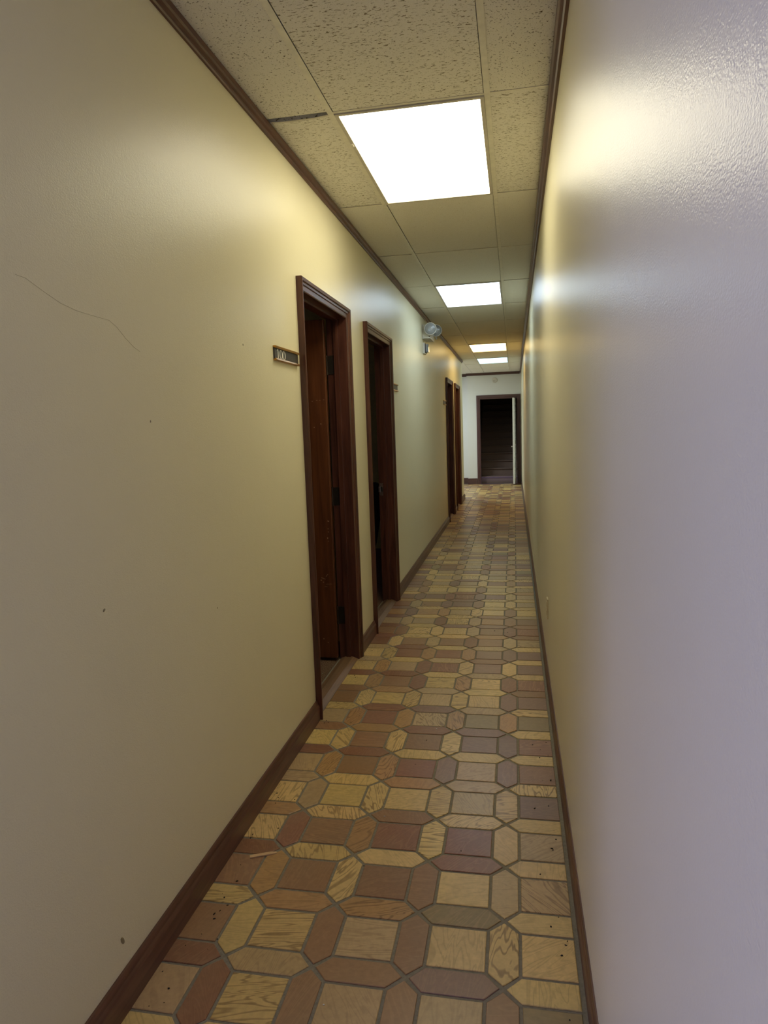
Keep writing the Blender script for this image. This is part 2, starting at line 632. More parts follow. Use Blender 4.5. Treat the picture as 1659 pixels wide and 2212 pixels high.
EO = (-1.030, -0.085, 2.185)    # rough opening of the end doorway
STEPX = -1.345                   # where the end wall steps back
bm = NB()
box(bm, (STEPX, YE, 0), (EO[0], YE + 0.14, H + 0.12))
box(bm, (EO[1], YE, 0), (XR, YE + 0.14, H + 0.12))
box(bm, (EO[0], YE, EO[2]), (EO[1], YE + 0.14, H + 0.12))
we = obj('wall_end', bm, PAINT_END)
tag(we, 'pale end wall with the dark stairway opening', kind='structure')
bm = NB()
box(bm, (XA, YE + 0.18, 0), (STEPX, YE + 0.30, H + 0.12))
tag(obj('wall_end_recess', bm, PAINT_END), 'narrow pale strip of end wall left of the stair doorway, set slightly back', kind='structure')
bm = NB()
box(bm, (XA, YE - 0.02, -0.12), (STEPX, YE + 0.3, -0.003))
tag(obj('floor_recess', bm, GROUT), 'floor strip at the foot of the recessed end wall', kind='structure')
bm = NB()
box(bm, (XA - 0.1, YL - 0.14, 0), (XA, YE + 0.3, H + 0.12))
tag(obj('wall_alcove_side', bm, PAINT_END), 'side wall of the alcove beyond the fourth doorway', kind='structure')
bm = NB()
box(bm, (XA, YL - 0.14, 0), (-W - T, YL, H + 0.12))
tag(obj('wall_alcove_front', bm, PAINT_END), 'alcove wall facing the end wall, out of the frame', kind='structure')

# lobby behind the camera: daylight comes in through its glazed entrance opening
bm = NB()
box(bm, (LOBX, YB - 0.14, -0.05), (XR + 0.14, YB, H + 0.12))
tag(obj('wall_back', bm, CONCRETE), 'lobby wall behind the camera', kind='structure')
bm = NB()
x0, x1 = LOBX - 0.14, LOBX
box(bm, (x0, YB, -0.05), (x1, -2.75, H + 0.12))
box(bm, (x0, -0.25, -0.05), (x1, YF + 0.14, H + 0.12))
box(bm, (x0, -2.75, 2.45), (x1, -0.25, H + 0.12))
box(bm, (x0, -2.75, -0.05), (x1, -0.25, 0.15))
tag(obj('wall_lobby', bm, CONCRETE), 'lobby wall with the open street entrance, out of the frame', kind='structure')
bm = NB()
box(bm, (LOBX, YF, 0), (-W - T, YF + 0.14, H + 0.12))
tag(obj('wall_lobby_front', bm, CONCRETE), 'lobby wall beside the start of the corridor, out of the frame', kind='structure')

# rooms behind the left doorways
RX = -4.3
bm = NB()
box(bm, (RX, 2.40, -0.12), (-1.327, 13.9, 0.0))
rf = obj('floor_rooms', bm, CARPET)
tag(rf, 'speckled brown carpet in the rooms behind the left doorways', kind='structure')
bm = NB()
box(bm, (RX, 2.40, 2.5), (-W - T, 13.9, 2.62))
tag(obj('ceiling_rooms', bm, PAINT_ROOM), 'ceiling of the dark rooms on the left', kind='structure')
for i, y in enumerate((2.40, 4.62, 8.4, 11.95, 13.88)):
    bm = NB()
    box(bm, (RX, y, 0), (-W - T, y + 0.08, 2.5))
    tag(obj('wall_room', bm, PAINT_ROOM), ['near wall of the first left room', 'olive wall seen above the open door of the first room',
        'olive wall seen through the second doorway', 'wall between the two far rooms', 'far wall of the last left room'][i], kind='structure')
bm = NB()
yy = 2.40
for wy in (3.0, 6.8):  # unseen openings added in the back wall to brighten the rooms
    box(bm, (RX - 0.1, yy, 0), (RX, wy, 2.62))
    box(bm, (RX - 0.1, wy, 0), (RX, wy + 0.3, 1.35))
    box(bm, (RX - 0.1, wy, 1.75), (RX, wy + 0.3, 2.62))
    yy = wy + 0.3
box(bm, (RX - 0.1, yy, 0), (RX, 13.96, 2.62))
tag(obj('wall_room_back', bm, PAINT_ROOM), 'back wall of the dark rooms on the left', kind='structure')

# hairline scratch and scuffs on the left wall
bm = NB()
pts = [(-W + 0.0002, y, z) for y, z in ((1.33, 1.858), (1.36, 1.857), (1.42, 1.838), (1.473, 1.823), (1.532, 1.815), (1.60, 1.813),
                                         (1.667, 1.812), (1.70, 1.80), (1.74, 1.775), (1.78, 1.755), (1.81, 1.746))]
tube(bm, pts, 0.0005, 5)
obj('hairline_scratch', bm, CRACKC, wl)
for (y, z, ry, rz, tl) in ((1.839, 1.551, 0.0016, 0.004, 0), (1.54, 1.071, 0.006, 0.0035, 0.5), (1.497, 0.184, 0.006, 0.014, 0.5),
                           (2.578, 1.85, 0.002, 0.004, 0.0), (2.2, 0.9, 0.004, 0.0015, 0.6)):
    bm = NB()
    bmesh.ops.create_uvsphere(bm, u_segments=10, v_segments=6, radius=1)
    bmesh.ops.scale(bm, vec=(0.0012, ry, rz), verts=bm.verts[:])
    bmesh.ops.rotate(bm, cent=(0, 0, 0), matrix=Matrix.Rotation(tl, 3, 'X'), verts=bm.verts[:])
    bmesh.ops.translate(bm, vec=(-W + 0.0004, y, z), verts=bm.verts[:])
    obj('scuff_mark', bm, SCUFF, wl)

# ------------------------------------------------------------------ ceiling
TX0, TX1 = -0.9075, -0.2595            # main tees (centre lines)
TW = 0.024
LY0, RP = 2.9497, 1.22                 # first light row, row pitch
bm = NB()
box(bm, (LOBX, YB, H + 0.12), (XR, YE + 0.02, H + 0.22))
ceil = obj('ceiling', bm, PLENUM)
tag(ceil, 'suspended ceiling of cream mineral boards in a tee grid', kind='structure')
ROWS = range(-5, 13)
LIGHT_ROWS = {0: 0, 3: 1, 7: 2, 9: 3}
for xm in (TX0, TX1):
    bm = NB()
    y0, y1 = YB, YE
    box(bm, (xm - TW / 2, y0, H), (xm + TW / 2, y1, H + 0.0015))
    box(bm, (xm - 0.0015, y0, H + 0.001), (xm + 0.0015, y1, H + 0.035))
    obj('main_tee', bm, TEE, ceil)
def row_y(k):
    return LY0 + k * RP
rc = random.Random(4)
for k in list(ROWS) + [13]:
    y = min(row_y(k), YE - 0.02)
    for a, b in ((-W, TX0 - TW / 2), (TX0 + TW / 2, TX1 - TW / 2), (TX1 + TW / 2, XR)):
        if k == 0 and a == -W:
            continue
        bm = NB()
        box(bm, (a, y - 0.008, H + 0.0008), (b, y + 0.008, H + 0.0022))
        obj('cross_tee', bm, TEE, ceil)
# the sagging cross tee beside the first light: a gap shows the dark plenum
bm = NB()
n = 8
rings = []
for i in range(n + 1):
    t = i / n
    x = -W + 0.02 + t * (TX0 - TW / 2 + W - 0.02)
    y = LY0 + 0.020 + 0.006 * math.sin(t * math.pi) - 0.004 * t
    z = H + 0.001 - 0.004 * math.sin(t * math.pi)
    rings.append([(x, y - 0.005, z), (x, y + 0.006, z), (x, y + 0.006, z + 0.0016), (x, y - 0.005, z + 0.0016)])
sweep(bm, rings)
o = obj('cross_tee', bm, WHITE_PLASTIC, ceil)
o['label'] = 'bent pale cross tee pulled away from its board'
for k in ROWS:
    for ci, (a, b) in enumerate(((-W + 0.004, TX0 - 0.010), (TX0 + 0.0125, TX1 - 0.0125), (TX1 + 0.010, XR - 0.004))):
        if ci == 1 and k in LIGHT_ROWS:
            continue
        y0, y1 = row_y(k) + 0.0100, row_y(k + 1) - 0.0082
        if k == 0 and ci == 0:
            y0 += 0.018
        if k == -1 and ci == 0:
            y1 -= 0.003
        if k == 12:
            y1 = YE
        if y0 > YE:
            continue
        z = H + 0.0026 + rc.uniform(0, 0.002)
        bm = NB()
        box(bm, (a + 0.002, y0, z), (b - 0.002, y1, z + 0.016))
        mt = TILE_FISS if (ci == 1 and k < 0) or (ci != 1 and k == 0) else (TILE_PIN if k < 0 else TILE_PLAIN)
        obj('ceiling_board', bm, mt, ceil)
# plain boards over the alcove
bm = NB()
box(bm, (XA, YL, H + 0.004), (-W, YE + 0.18, H + 0.02))
obj('ceiling_board', bm, TILE_PLAIN, ceil)
# lobby side
bm = NB()
box(bm, (LOBX, YB, H + 0.004), (-W, YF + 0.14, H + 0.02))
obj('ceiling_board', bm, TILE_PLAIN, ceil)

# ------------------------------------------------------------------ ceiling lights
LAB = ['large bright warm-white ceiling light panel nearest the viewer', 'second ceiling light panel, pale blue-white, beyond the near bright one',
       'third ceiling light panel, warm yellow, further down the corridor', 'farthest ceiling light panel, cyan-tinted, near the end wall']
for k, i in LIGHT_ROWS.items():
    y0, y1 = row_y(k) + 0.012, row_y(k + 1) - 0.012
    x0, x1 = TX0 + 0.013, TX1 - 0.013
    root = empty('ceiling_light', ((x0 + x1) / 2, (y0 + y1) / 2, H))
    tag(root, LAB[i], 'light', 'recessed fluorescent ceiling lights')
    f = 0.016
    bm = NB()                                   # door frame round the lens
    box(bm, (x0, y0, H - 0.004), (x0 + f, y1, H + 0.012))
    box(bm, (x1 - f, y0, H - 0.004), (x1, y1, H + 0.012))
    box(bm, (x0 + f, y0, H - 0.004), (x1 - f, y0 + f, H + 0.012))
    box(bm, (x0 + f, y1 - f, H - 0.004), (x1 - f, y1, H + 0.012))
    obj('frame', bm, WHITE_PLASTIC, root)
    bm = NB()
    box(bm, (x0 + f, y0 + f, H + 0.002), (x1 - f, y1 - f, H + 0.006))
    obj('diffuser', bm, diffuser_mat('lit_diffuser_%d' % i, LAMP[i][0], LAMP[i][1], x0, x1, 1.5 if i == 0 else 1.0), root)
    bm = NB()
    box(bm, (x0 + 0.002, y0 + 0.002, H + 0.012), (x1 - 0.002, y1 - 0.002, H + 0.10))
    obj('housing', bm, WHITE_PLASTIC, root)
    if i == 0:
        bm = NB()
        box(bm, (x0 - 0.003, y0 + 0.30, H - 0.008), (x0 + 0.010, y0 + 0.33, H - 0.003))
        obj('latch', bm, TEE, root, bevel=0.0015)

# ------------------------------------------------------------------ crown trims and baseboards
def crown(name, x, sgn, y0, y1, mat, h, t):
    """moulding along y against a wall at x, sgn = direction into the corridor"""
    prof = [(0, 0), (t * 0.35, 0), (t * 0.5, h * 0.12), (t * 0.5, h * 0.3), (t * 0.8, h * 0.42), (t, h * 0.55), (t, h - 0.001), (0, h - 0.001)]
    b = NB()
    sweep(b, [[(x + sgn * u, y, H - h + v) for u, v in prof] for y in (y0, y1)])
    return obj(name, b, mat)
tag(crown('trim_left', -W, 1, YF, YL + 0.012, WOOD_TRIM_Y, 0.046, 0.024), 'dark brown wood trim along the top of the left wall', kind='structure')
tag(crown('trim_right', XR, -1, YB, YE, WOOD_TRIM_Y, 0.046, 0.032), 'dark brown wood trim along the top of the right wall', kind='structure')
bm = NB()
h, t = 0.062, 0.024
prof = [(0, 0), (t * 0.4, 0), (t * 0.5, h * 0.3), (t, h * 0.5), (t, h + 0.001), (0, h + 0.001)]
sweep(bm, [[(x, YE - u, H - h + v) for u, v in prof] for x in (STEPX - 0.012, XR - 0.032)])
sweep(bm, [[(x, YE + 0.18 - u, H - h + v) for u, v in prof] for x in (XA, STEPX - 0.012)])
tag(obj('trim_end', bm, WOOD_TRIM_X), 'dark brown wood trim along the top of the end wall', kind='structure')

def baseboard(name, x, sgn, y0, y1, h, t, mat, label):
    prof = [(0, 0.004), (t, 0.004), (t, h * 0.70), (t * 0.86, h * 0.76), (t * 0.62, h * 0.82), (t * 0.56, h * 0.92), (t * 0.36, h), (0, h)]
    b = NB()
    sweep(b, [[(x + sgn * u, y, v) for u, v in prof] for y in (y0, y1)])
    return tag(obj(name, b, mat), label, kind='structure')
BH = 0.106
segs = [(YF, DOORS[0][0] - 0.001), (DOORS[0][1] + 0.001, DOORS[1][0] - 0.001), (DOORS[1][1] + 0.001, DOORS[2][0] - 0.001),
        (DOORS[2][1] + 0.001, DOORS[3][0] - 0.001), (DOORS[3][1] + 0.001, YL + 0.018)]
labs = ['dark brown baseboard in front of the first doorway', 'short baseboard between the first and second doorways',
        'long baseboard between the second and third doorways', 'short baseboard between the third and fourth doorways',
        'stub of baseboard at the far corner of the left wall']
for (a, b), lb in zip(segs, labs):
    baseboard('baseboard_left', -W, 1, a, b, BH, 0.020, WOOD_TRIM_Y, lb)
baseboard('baseboard_right', XR, -1, YB, YE, BH, 0.011, WOOD_TRIM_Y, 'thin dark brown baseboard along the right wall')
bm = NB()
for xa, xb, y in ((STEPX, -1.112, YE), (XA, STEPX - 0.0, YE + 0.18)):
    box(bm, (xa, y - 0.014, 0.004), (xb, y, 0.10))
    box(bm, (xa, y - 0.018, 0.10), (xb, y, 0.155))
box(bm, (STEPX - 0.014, YE, 0.004), (STEPX, YE + 0.18, 0.15))
tag(obj('baseboard_end', bm, WOOD_TRIM_X), 'tall brown baseboard at the foot of the end wall', kind='structure')

# ------------------------------------------------------------------ left doorways
CT = 0.033
CPROF = [(0, 0), (0, 0.013), (0.005, 0.016), (0.026, 0.018), (0.030, 0.023), (0.041, 0.024), (0.044, 0.030), (0.058, CT), (CW, 0.029), (CW, 0)]
def doorway(idx, y0, y1, label):
    yi0, yi1, zi = y0 + CW, y1 - CW, DZ - CW
    root = empty('door_%d' % (idx + 1), (-W, (y0 + y1) / 2, 0))
    tag(root, label, kind='structure')
    ring = lambda fn: [fn(u, v) for u, v in CPROF]
    X = -W
    r = [ring(lambda u, v: (X + v, yi0 - u, 0.003)), ring(lambda u, v: (X + v, yi0 - u, zi + u)),
         ring(lambda u, v: (X + v, yi1 + u, zi + u)), ring(lambda u, v: (X + v, yi1 + u, 0.003))]
    for a, b, nm, m in ((0, 1, 'side_casing', WOOD_CASE), (1, 2, 'head_casing', WOOD_CASE_Y), (2, 3, 'side_casing', WOOD_CASE)):
        bm = NB()
        sweep(bm, [r[a], r[b]])
        obj(nm, bm, m, root)
    # jamb lining
    xa, xb = -W - T, -W
    for (a, c) in ((yi0 - 0.02, yi0), (yi1, yi1 + 0.02)):
        bm = NB()
        box(bm, (xa, a, 0.003), (xb, c, zi))
        obj('jamb', bm, WOOD_CASE, root)
    bm = NB()
    box(bm, (xa, yi0 - 0.02, zi), (xb, yi1 + 0.02, zi + 0.02))
    obj('head_jamb', bm, WOOD_CASE_Y, root)
    bm = NB()
    s0, s1 = -W - 0.070, -W - 0.040
    box(bm, (s0, yi0, 0.003), (s1, yi0 + 0.012, zi))
    box(bm, (s0, yi1 - 0.012, 0.003), (s1, yi1, zi))
    box(bm, (s0, yi0 + 0.012, zi - 0.012), (s1, yi1 - 0.012, zi))
    obj('door_stop', bm, WOOD_CASE, root)
    # wooden saddle
    bm = NB()
    sw = [(-W - T + 0.01, 0.002), (-W - T + 0.01, 0.010), (-W - T + 0.04, 0.020), (-W - 0.03, 0.020), (-W + 0.004, 0.006), (-W + 0.004, 0.002)]
    sweep(bm, [[(x, y, z) for x, z in sw] for y in (yi0, yi1)])
    obj('threshold', bm, WOOD_SADDLE, root)
    return root, yi0, yi1, zi

def hinges(root, yi1, zs):
    for z in zs:
        bm = NB()
        box(bm, (-W - T + 0.004, yi1 - 0.003, z - 0.058), (-W - 0.072, yi1, z + 0.058))
        cyl(bm, (-W - T - 0.004, yi1 - 0.004, z - 0.060), (-W - T - 0.004, yi1 - 0.004, z + 0.060), 0.006, n=10)
        for dz in (-0.04, 0.0, 0.04):
            cyl(bm, (-W - 0.094, yi1 - 0.0032, z + dz), (-W - 0.094, yi1 - 0.0045, z + dz), 0.005, n=8)
        obj('hinge', bm, BLACK_METAL, root)

def leaf_mesh(root, px, py, width, height, thick, ang, mat, knob_side=-1, knob=True, marks=False):
    """leaf hinged at (px,py); ang = direction of the leaf from the hinge in the floor plane"""
    d = Vector((math.cos(ang), math.sin(ang), 0))
    nrm = Vector((d.y, -d.x, 0)) * knob_side        # face looking to the corridor
    P = lambda u, v, z: Vector((px, py, 0)) + d * u + nrm * v + Vector((0, 0, z))
    bm = NB()
    vs_ = [bm.verts.new(P(u, v, z)) for z in (0.022, height) for u, v in ((0.004, 0), (width, 0), (width, thick), (0.004, thick))]
    for f in ((0, 1, 2, 3), (7, 6, 5, 4), (0, 4, 5, 1), (1, 5, 6, 2), (2, 6, 7, 3), (3, 7, 4, 0)):
        bm.faces.new([vs_[i] for i in f])
    lf = obj('door_leaf', bm, mat, root, bevel=0.002, seg=1)
    if knob:
        for s in (0, 1):
            b = NB()
            o_ = P(width - 0.06, thick * s, 0.99)
            ax = nrm * (1 if s else -1)
            lathe(b, o_, ax, [(0, 0.030), (0.006, 0.030), (0.010, 0.012), (0.032, 0.011), (0.038, 0.024), (0.052, 0.028), (0.062, 0.020), (0.066, 0.002)], 16)
            obj('door_knob', b, REFLECTOR, lf, smooth=True)
    if marks:
        b = NB()
        def chip(u, z, a, c, rot=0.0):
            cu, su = math.cos(rot), math.sin(rot)
            q = [(-a, -c), (a, -c * 0.6), (a * 0.8, c), (-a * 0.9, c * 0.7)]
            v = [P(u + x * cu - y * su, thick + 0.0004, z + x * su + y * cu) for x, y in q]
            w_ = [P(u + x * cu - y * su, thick - 0.0004, z + x * su + y * cu) for x, y in q]
            sweep(b, [[tuple(p) for p in w_], [tuple(p) for p in v]])
        for u, z, a, c, rt in ((0.02, 1.70, 0.005, 0.0012, 0.2), (0.045, 1.697, 0.004, 0.001, 0), (0.065, 1.698, 0.005, 0.001, 0), (0.095, 1.694, 0.004, 0.0014, 0.1),
                               (0.045, 1.55, 0.0035, 0.003, 0.4), (0.09, 1.53, 0.003, 0.002, 0), (0.025, 0.93, 0.006, 0.003, 0.2), (0.028, 0.88, 0.004, 0.002, 0),
                               (0.027, 0.86, 0.004, 0.002, 0.1), (0.034, 0.82, 0.003, 0.005, 0.2), (0.031, 0.80, 0.002, 0.003, 0), (0.05, 0.575, 0.012, 0.0013, -0.9),
                               (0.075, 0.555, 0.016, 0.0016, 0.35), (0.09, 0.543, 0.004, 0.003, 0), (0.075, 0.53, 0.003, 0.003, 0.1), (0.04, 0.518, 0.022, 0.0008, -0.05),
                               (0.06, 0.50, 0.010, 0.001, 0), (0.09, 0.15, 0.003, 0.004, 0), (0.062, 0.125, 0.002, 0.003, 0)):
            chip(u, z, a, c, rt)
        obj('chipped_marks', b, CHIP, lf)
    return lf

r1, a, b_, zi = doorway(0, *DOORS[0], 'first left doorway, its brown door swung into the dark room')
hinges(r1, b_, (1.915, 1.085, 0.30))
leaf_mesh(r1, -W - T - 0.004, b_ - 0.004, 0.86, zi - 0.004, 0.040, math.pi, WOOD_LEAF, knob_side=-1, marks=True)
r2_, a, b_, zi = doorway(1, *DOORS[1], 'second left doorway standing open onto a dark room')
leaf_mesh(r2_, -W - T - 0.004, a + 0.004, 0.86, zi - 0.004, 0.040, math.pi, WOOD_LEAF, knob_side=1)
bm = NB()                                       # latch strike on the far jamb
box(bm, (-W - 0.108, b_ - 0.002, 0.935), (-W - 0.078, b_, 1.045))
box(bm, (-W - 0.118, b_ - 0.004, 0.965), (-W - 0.104, b_ - 0.001, 1.015))
obj('strike_plate', bm, REFLECTOR, r2_)
bm = NB()
box(bm, (-W - 0.100, b_ - 0.0026, 0.970), (-W - 0.084, b_ - 0.0015, 1.010))
obj('latch_hole_shade', bm, DIRT_AND_HOLE, r2_)  # solid dark block standing in for the shade inside the latch recess
r3, a, b_, zi = doorway(2, *DOORS[2], 'third left doorway with a dark closed door, beside a small number plate')
leaf_mesh(r3, -W - T + 0.002, b_ - 0.003, b_ - a - 0.006, zi - 0.003, 0.040, -math.pi / 2, WOOD_CASE, knob_side=-1, knob=False)
r4, a, b_, zi = doorway(3, *DOORS[3], 'fourth and farthest left doorway with a reddish closed door')
leaf_mesh(r4, -W - T + 0.002, b_ - 0.003, b_ - a - 0.006, zi - 0.003, 0.040, -math.pi / 2, WOOD_RED, knob_side=-1, knob=False)

# ------------------------------------------------------------------ end doorway, folding door and stairs
r5 = empty('door_5', ((EO[0] + EO[1]) / 2, YE, 0))
tag(r5, 'dark end doorway to the stairs with a white louvred folding door', kind='structure')
ic0, ic1, iz = EO[0] + 0.012, EO[1] - 0.012, 2.172
PE = [(0, 0), (0, 0.012), (0.03, 0.016), (0.034, 0.022), (0.088, 0.024), (0.088, 0)]
rr = [[(ic0 - u, YE - v, 0.003) for u, v in PE], [(ic0 - u, YE - v, iz + u) for u, v in PE],
      [(ic1 + u, YE - v, iz + u) for u, v in PE], [(ic1 + u, YE - v, 0.003) for u, v in PE]]
for a, b, nm, m in ((0, 1, 'side_casing', WOOD_CASE_END), (1, 2, 'head_casing', WOOD_TRIM_X), (2, 3, 'side_casing', WOOD_CASE_END)):
    bm = NB()
    sweep(bm, [rr[a], rr[b]])
    obj(nm, bm, m, r5)
for xa, xb in ((EO[0], ic0 + 0.004), (ic1 - 0.004, EO[1])):
    bm = NB()
    box(bm, (xa, YE, 0.003), (xb, YE + 0.14, iz))
    obj('jamb', bm, WOOD_CASE_END, r5)
bm = NB()
box(bm, (ic0 + 0.004, YE, iz - 0.012), (ic1 - 0.004, YE + 0.14, iz))
obj('head_jamb', bm, WOOD_TRIM_X, r5)
# two louvred leaves folded together, standing out into the corridor
def louvre_leaf(x0, y0, x1, y1, thick):
    d = Vector((x1 - x0, y1 - y0, 0))
    L = d.length
    d.normalize()
    nr = Vector((-d.y, d.x, 0))
    P = lambda u, v, z: Vector((x0, y0, 0)) + d * u + nr * v + Vector((0, 0, z))
    def bar(b, u0, u1, v0, v1, z0, z1, sk=0.0):
        vv = [b.verts.new(P(u, v, z + (sk if v > v0 else 0))) for z in (z0, z1) for u, v in ((u0, v0), (u1, v0), (u1, v1), (u0, v1))]
        for f in ((0, 3, 2, 1), (4, 5, 6, 7), (0, 1, 5, 4), (1, 2, 6, 5), (2, 3, 7, 6), (3, 0, 4, 7)):
            b.faces.new([vv[i] for i in f])
    z0, z1, s = 0.025, 2.155, 0.045
    b = NB()
    bar(b, 0, s, 0, thick, z0, z1)
    bar(b, L - s, L, 0, thick, z0, z1)
    for a, c in ((z0, z0 + 0.14), (1.02, 1.10), (z1 - 0.10, z1)):
        bar(b, s, L - s, 0, thick, a, c)
    lf = obj('louvred_leaf', b, WHITE_DOOR, r5)
    b = NB()
    for za, zb in ((z0 + 0.14, 1.02), (1.10, z1 - 0.10)):
        z = za + 0.004
        while z < zb - 0.032:
            bar(b, s, L - s, 0.004, thick - 0.004, z, z + 0.007, 0.024)
            z += 0.036
    sl = obj('louvre_slats', b, WHITE_DOOR, lf)
    sl['kind'] = 'stuff'
    return lf
la = louvre_leaf(-0.128, YE - 0.005, -0.160, YE - 0.42, -0.030)
lb = louvre_leaf(-0.176, YE - 0.42, -0.166, YE - 0.005, 0.030)
bm = NB()
lathe(bm, (-0.209, YE - 0.36, 0.955), (-1, 0, 0), [(0, 0.008), (0.012, 0.008), (0.018, 0.016), (0.026, 0.016), (0.032, 0.004)], 12)
obj('knob', bm, WHITE_PLASTIC, lb, smooth=True)

st = empty('staircase', (-0.55, YE + 0.15, 0))
tag(st, 'dark brown carpeted staircase climbing inside the end doorway', 'stairs')
SY0, RISE, RUN = YE + 0.19, 0.19, 0.265
for k in range(14):
    y, z = SY0 + k * RUN, RISE * (k + 1)
    bm = NB()
    prof = [(0, z - RISE), (0.012, z - 0.05), (0.0, z - 0.034), (-0.022, z - 0.026), (-0.026, z - 0.012), (-0.018, z), (RUN + 0.012, z), (RUN + 0.012, z - RISE)]
    sweep(bm, [[(x, y + u, max(v, 0.0)) for u, v in prof] for x in (-1.082, -0.038)])
    obj('stair_step', bm, STAIR, st)
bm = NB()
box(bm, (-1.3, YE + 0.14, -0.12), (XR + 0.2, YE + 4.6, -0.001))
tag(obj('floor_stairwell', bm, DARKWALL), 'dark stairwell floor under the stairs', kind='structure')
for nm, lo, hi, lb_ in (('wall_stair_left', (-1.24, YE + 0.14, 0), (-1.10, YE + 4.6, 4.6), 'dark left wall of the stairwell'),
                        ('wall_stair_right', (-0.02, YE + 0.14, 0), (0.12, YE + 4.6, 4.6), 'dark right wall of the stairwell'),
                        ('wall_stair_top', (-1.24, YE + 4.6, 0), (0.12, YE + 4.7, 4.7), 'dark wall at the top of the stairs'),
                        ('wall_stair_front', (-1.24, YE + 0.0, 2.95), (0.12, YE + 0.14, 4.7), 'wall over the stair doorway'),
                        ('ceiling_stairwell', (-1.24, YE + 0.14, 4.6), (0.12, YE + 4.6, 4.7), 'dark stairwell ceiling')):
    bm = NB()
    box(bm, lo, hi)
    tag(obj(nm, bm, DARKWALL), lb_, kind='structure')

# ------------------------------------------------------------------ number plates
def number_plate(y0, y1, z0, z1, label, digits=None):
    root = empty('number_plate', (-W, (y0 + y1) / 2, z0))
    tag(root, label, 'sign', 'door number plates on the left wall')
    h = z1 - z0
    bm = NB()
    box(bm, (-W, y0, z0 + 0.004), (-W + 0.006, y1, z1 - 0.004))
    obj('plate', bm, PLATE, root)
    for z, d in ((z0, 1), (z1, -1)):
        bm = NB()
        pr = [(0, 0), (0.013, 0), (0.015, 0.003 * d), (0.013, 0.010 * d), (0.009, 0.011 * d), (0.007, 0.007 * d), (0, 0.007 * d)]
        sweep(bm, [[(-W + u, y, z + v) for u, v in pr] for y in (y0 - 0.002, y1 + 0.002)])
        obj('rail', bm, BRONZE, root)
    if digits:
        dh = h * 0.66
        zb = z0 + h * 0.15
        x = -W + 0.0062
        yy = y0 + 0.030
        for ch in digits:
            b = NB()
            if ch == '1':
                sw = 0.0085
                def slab(pts):
                    sweep(b, [[(x, p[0], p[1]) for p in pts], [(x + 0.0008, p[0], p[1]) for p in pts]])
                c = yy + 0.014
                slab([(c - sw / 2, zb), (c + sw / 2, zb), (c + sw / 2, zb + dh), (c - sw / 2, zb + dh)])
                slab([(c - 0.013, zb), (c + 0.013, zb), (c + 0.013, zb + 0.003), (c - 0.013, zb + 0.003)])
                slab([(c - sw / 2, zb + dh), (c - sw / 2, zb + dh - 0.006), (c - 0.015, zb + dh - 0.009), (c - 0.015, zb + dh - 0.005)])
                yy += 0.033
            else:
                n = 24
                ro, ri = (0.0205, dh / 2), (0.0115, dh / 2 - 0.0028)
                c = (yy + 0.0205, zb + dh / 2)
                loops = []
                for rad, xx in ((ro, x), (ro, x + 0.0008), (ri, x + 0.0008), (ri, x)):
                    loops.append([b.verts.new((xx, c[0] + rad[0] * math.cos(2 * math.pi * q / n), c[1] + rad[1] * math.sin(2 * math.pi * q / n))) for q in range(n)])
                for q in range(4):
                    A, B = loops[q], loops[(q + 1) % 4]
                    for e in range(n):
                        b.faces.new((A[e], A[(e + 1) % n], B[(e + 1) % n], B[e]))
                yy += 0.0405
            obj('digit', b, PRINT, root)
    return root
number_plate(2.923, 3.257, 1.822, 1.886, 'dark plate reading 100 in gold rails beside the first doorway', '100')
number_plate(5.855, 6.17, 1.832, 1.896, 'small dark plate on the wall just past the second doorway')
number_plate(10.33, 10.68, 1.832, 1.900, 'small dark plate just before the third doorway')

# ------------------------------------------------------------------ emergency light, strobe, detector, outlet
em = empty('emergency_light', (-W, 8.22, 2.52))
tag(em, 'white twin-head emergency light high on the left wall', 'emergency light')
bm = NB()
box(bm, (-W, 8.05, 2.525), (-W + 0.095, 8.42, 2.685))
obj('box', bm, WHITE_PLASTIC, em, bevel=0.008)
bm = NB()
lathe(bm, (-W + 0.083, 8.051, 2.546), (0, -1, 0), [(0, 0.006), (0.003, 0.006), (0.0032, 0.001)], 12)
obj('test_button', bm, DIRT_AND_HOLE, em)
for x, y, z in ((-W + 0.100, 8.02, 2.628), (-W + 0.125, 8.40, 2.655)):
    bm = NB()
    ax = Vector((0.12, -1, -0.05)).normalized()
    o0 = Vector((x, y, z))
    lathe(bm, o0, ax, [(-0.095, 0.012), (-0.09, 0.035), (-0.06, 0.058), (-0.02, 0.068), (0.0, 0.071), (0.008, 0.071), (0.008, 0.064), (0.0, 0.062), (-0.02, 0.05), (-0.04, 0.02)], 28)
    hd = obj('lamp_head', bm, WHITE_PLASTIC, em, smooth=True)
    bm = NB()
    lathe(bm, o0, ax, [(-0.030, 0.004), (-0.026, 0.03), (-0.012, 0.052), (0.001, 0.061), (-0.001, 0.060), (-0.016, 0.048), (-0.030, 0.02)], 28)
    obj('reflector', bm, REFLECTOR, hd, smooth=True)
    bm = NB()
    lathe(bm, o0, ax, [(0.001, 0.062), (0.005, 0.060), (0.011, 0.04), (0.013, 0.002)], 28)
    obj('lens', bm, LENS, hd, smooth=True)
    bm = NB()
    cyl(bm, o0 - ax * 0.06 + Vector((0, 0, -0.05)), o0 - ax * 0.06 + Vector((0, 0.0, -0.10 if y > 8.2 else -0.072)), 0.012, n=12)
    obj('swivel', bm, WHITE_PLASTIC, em, smooth=True)

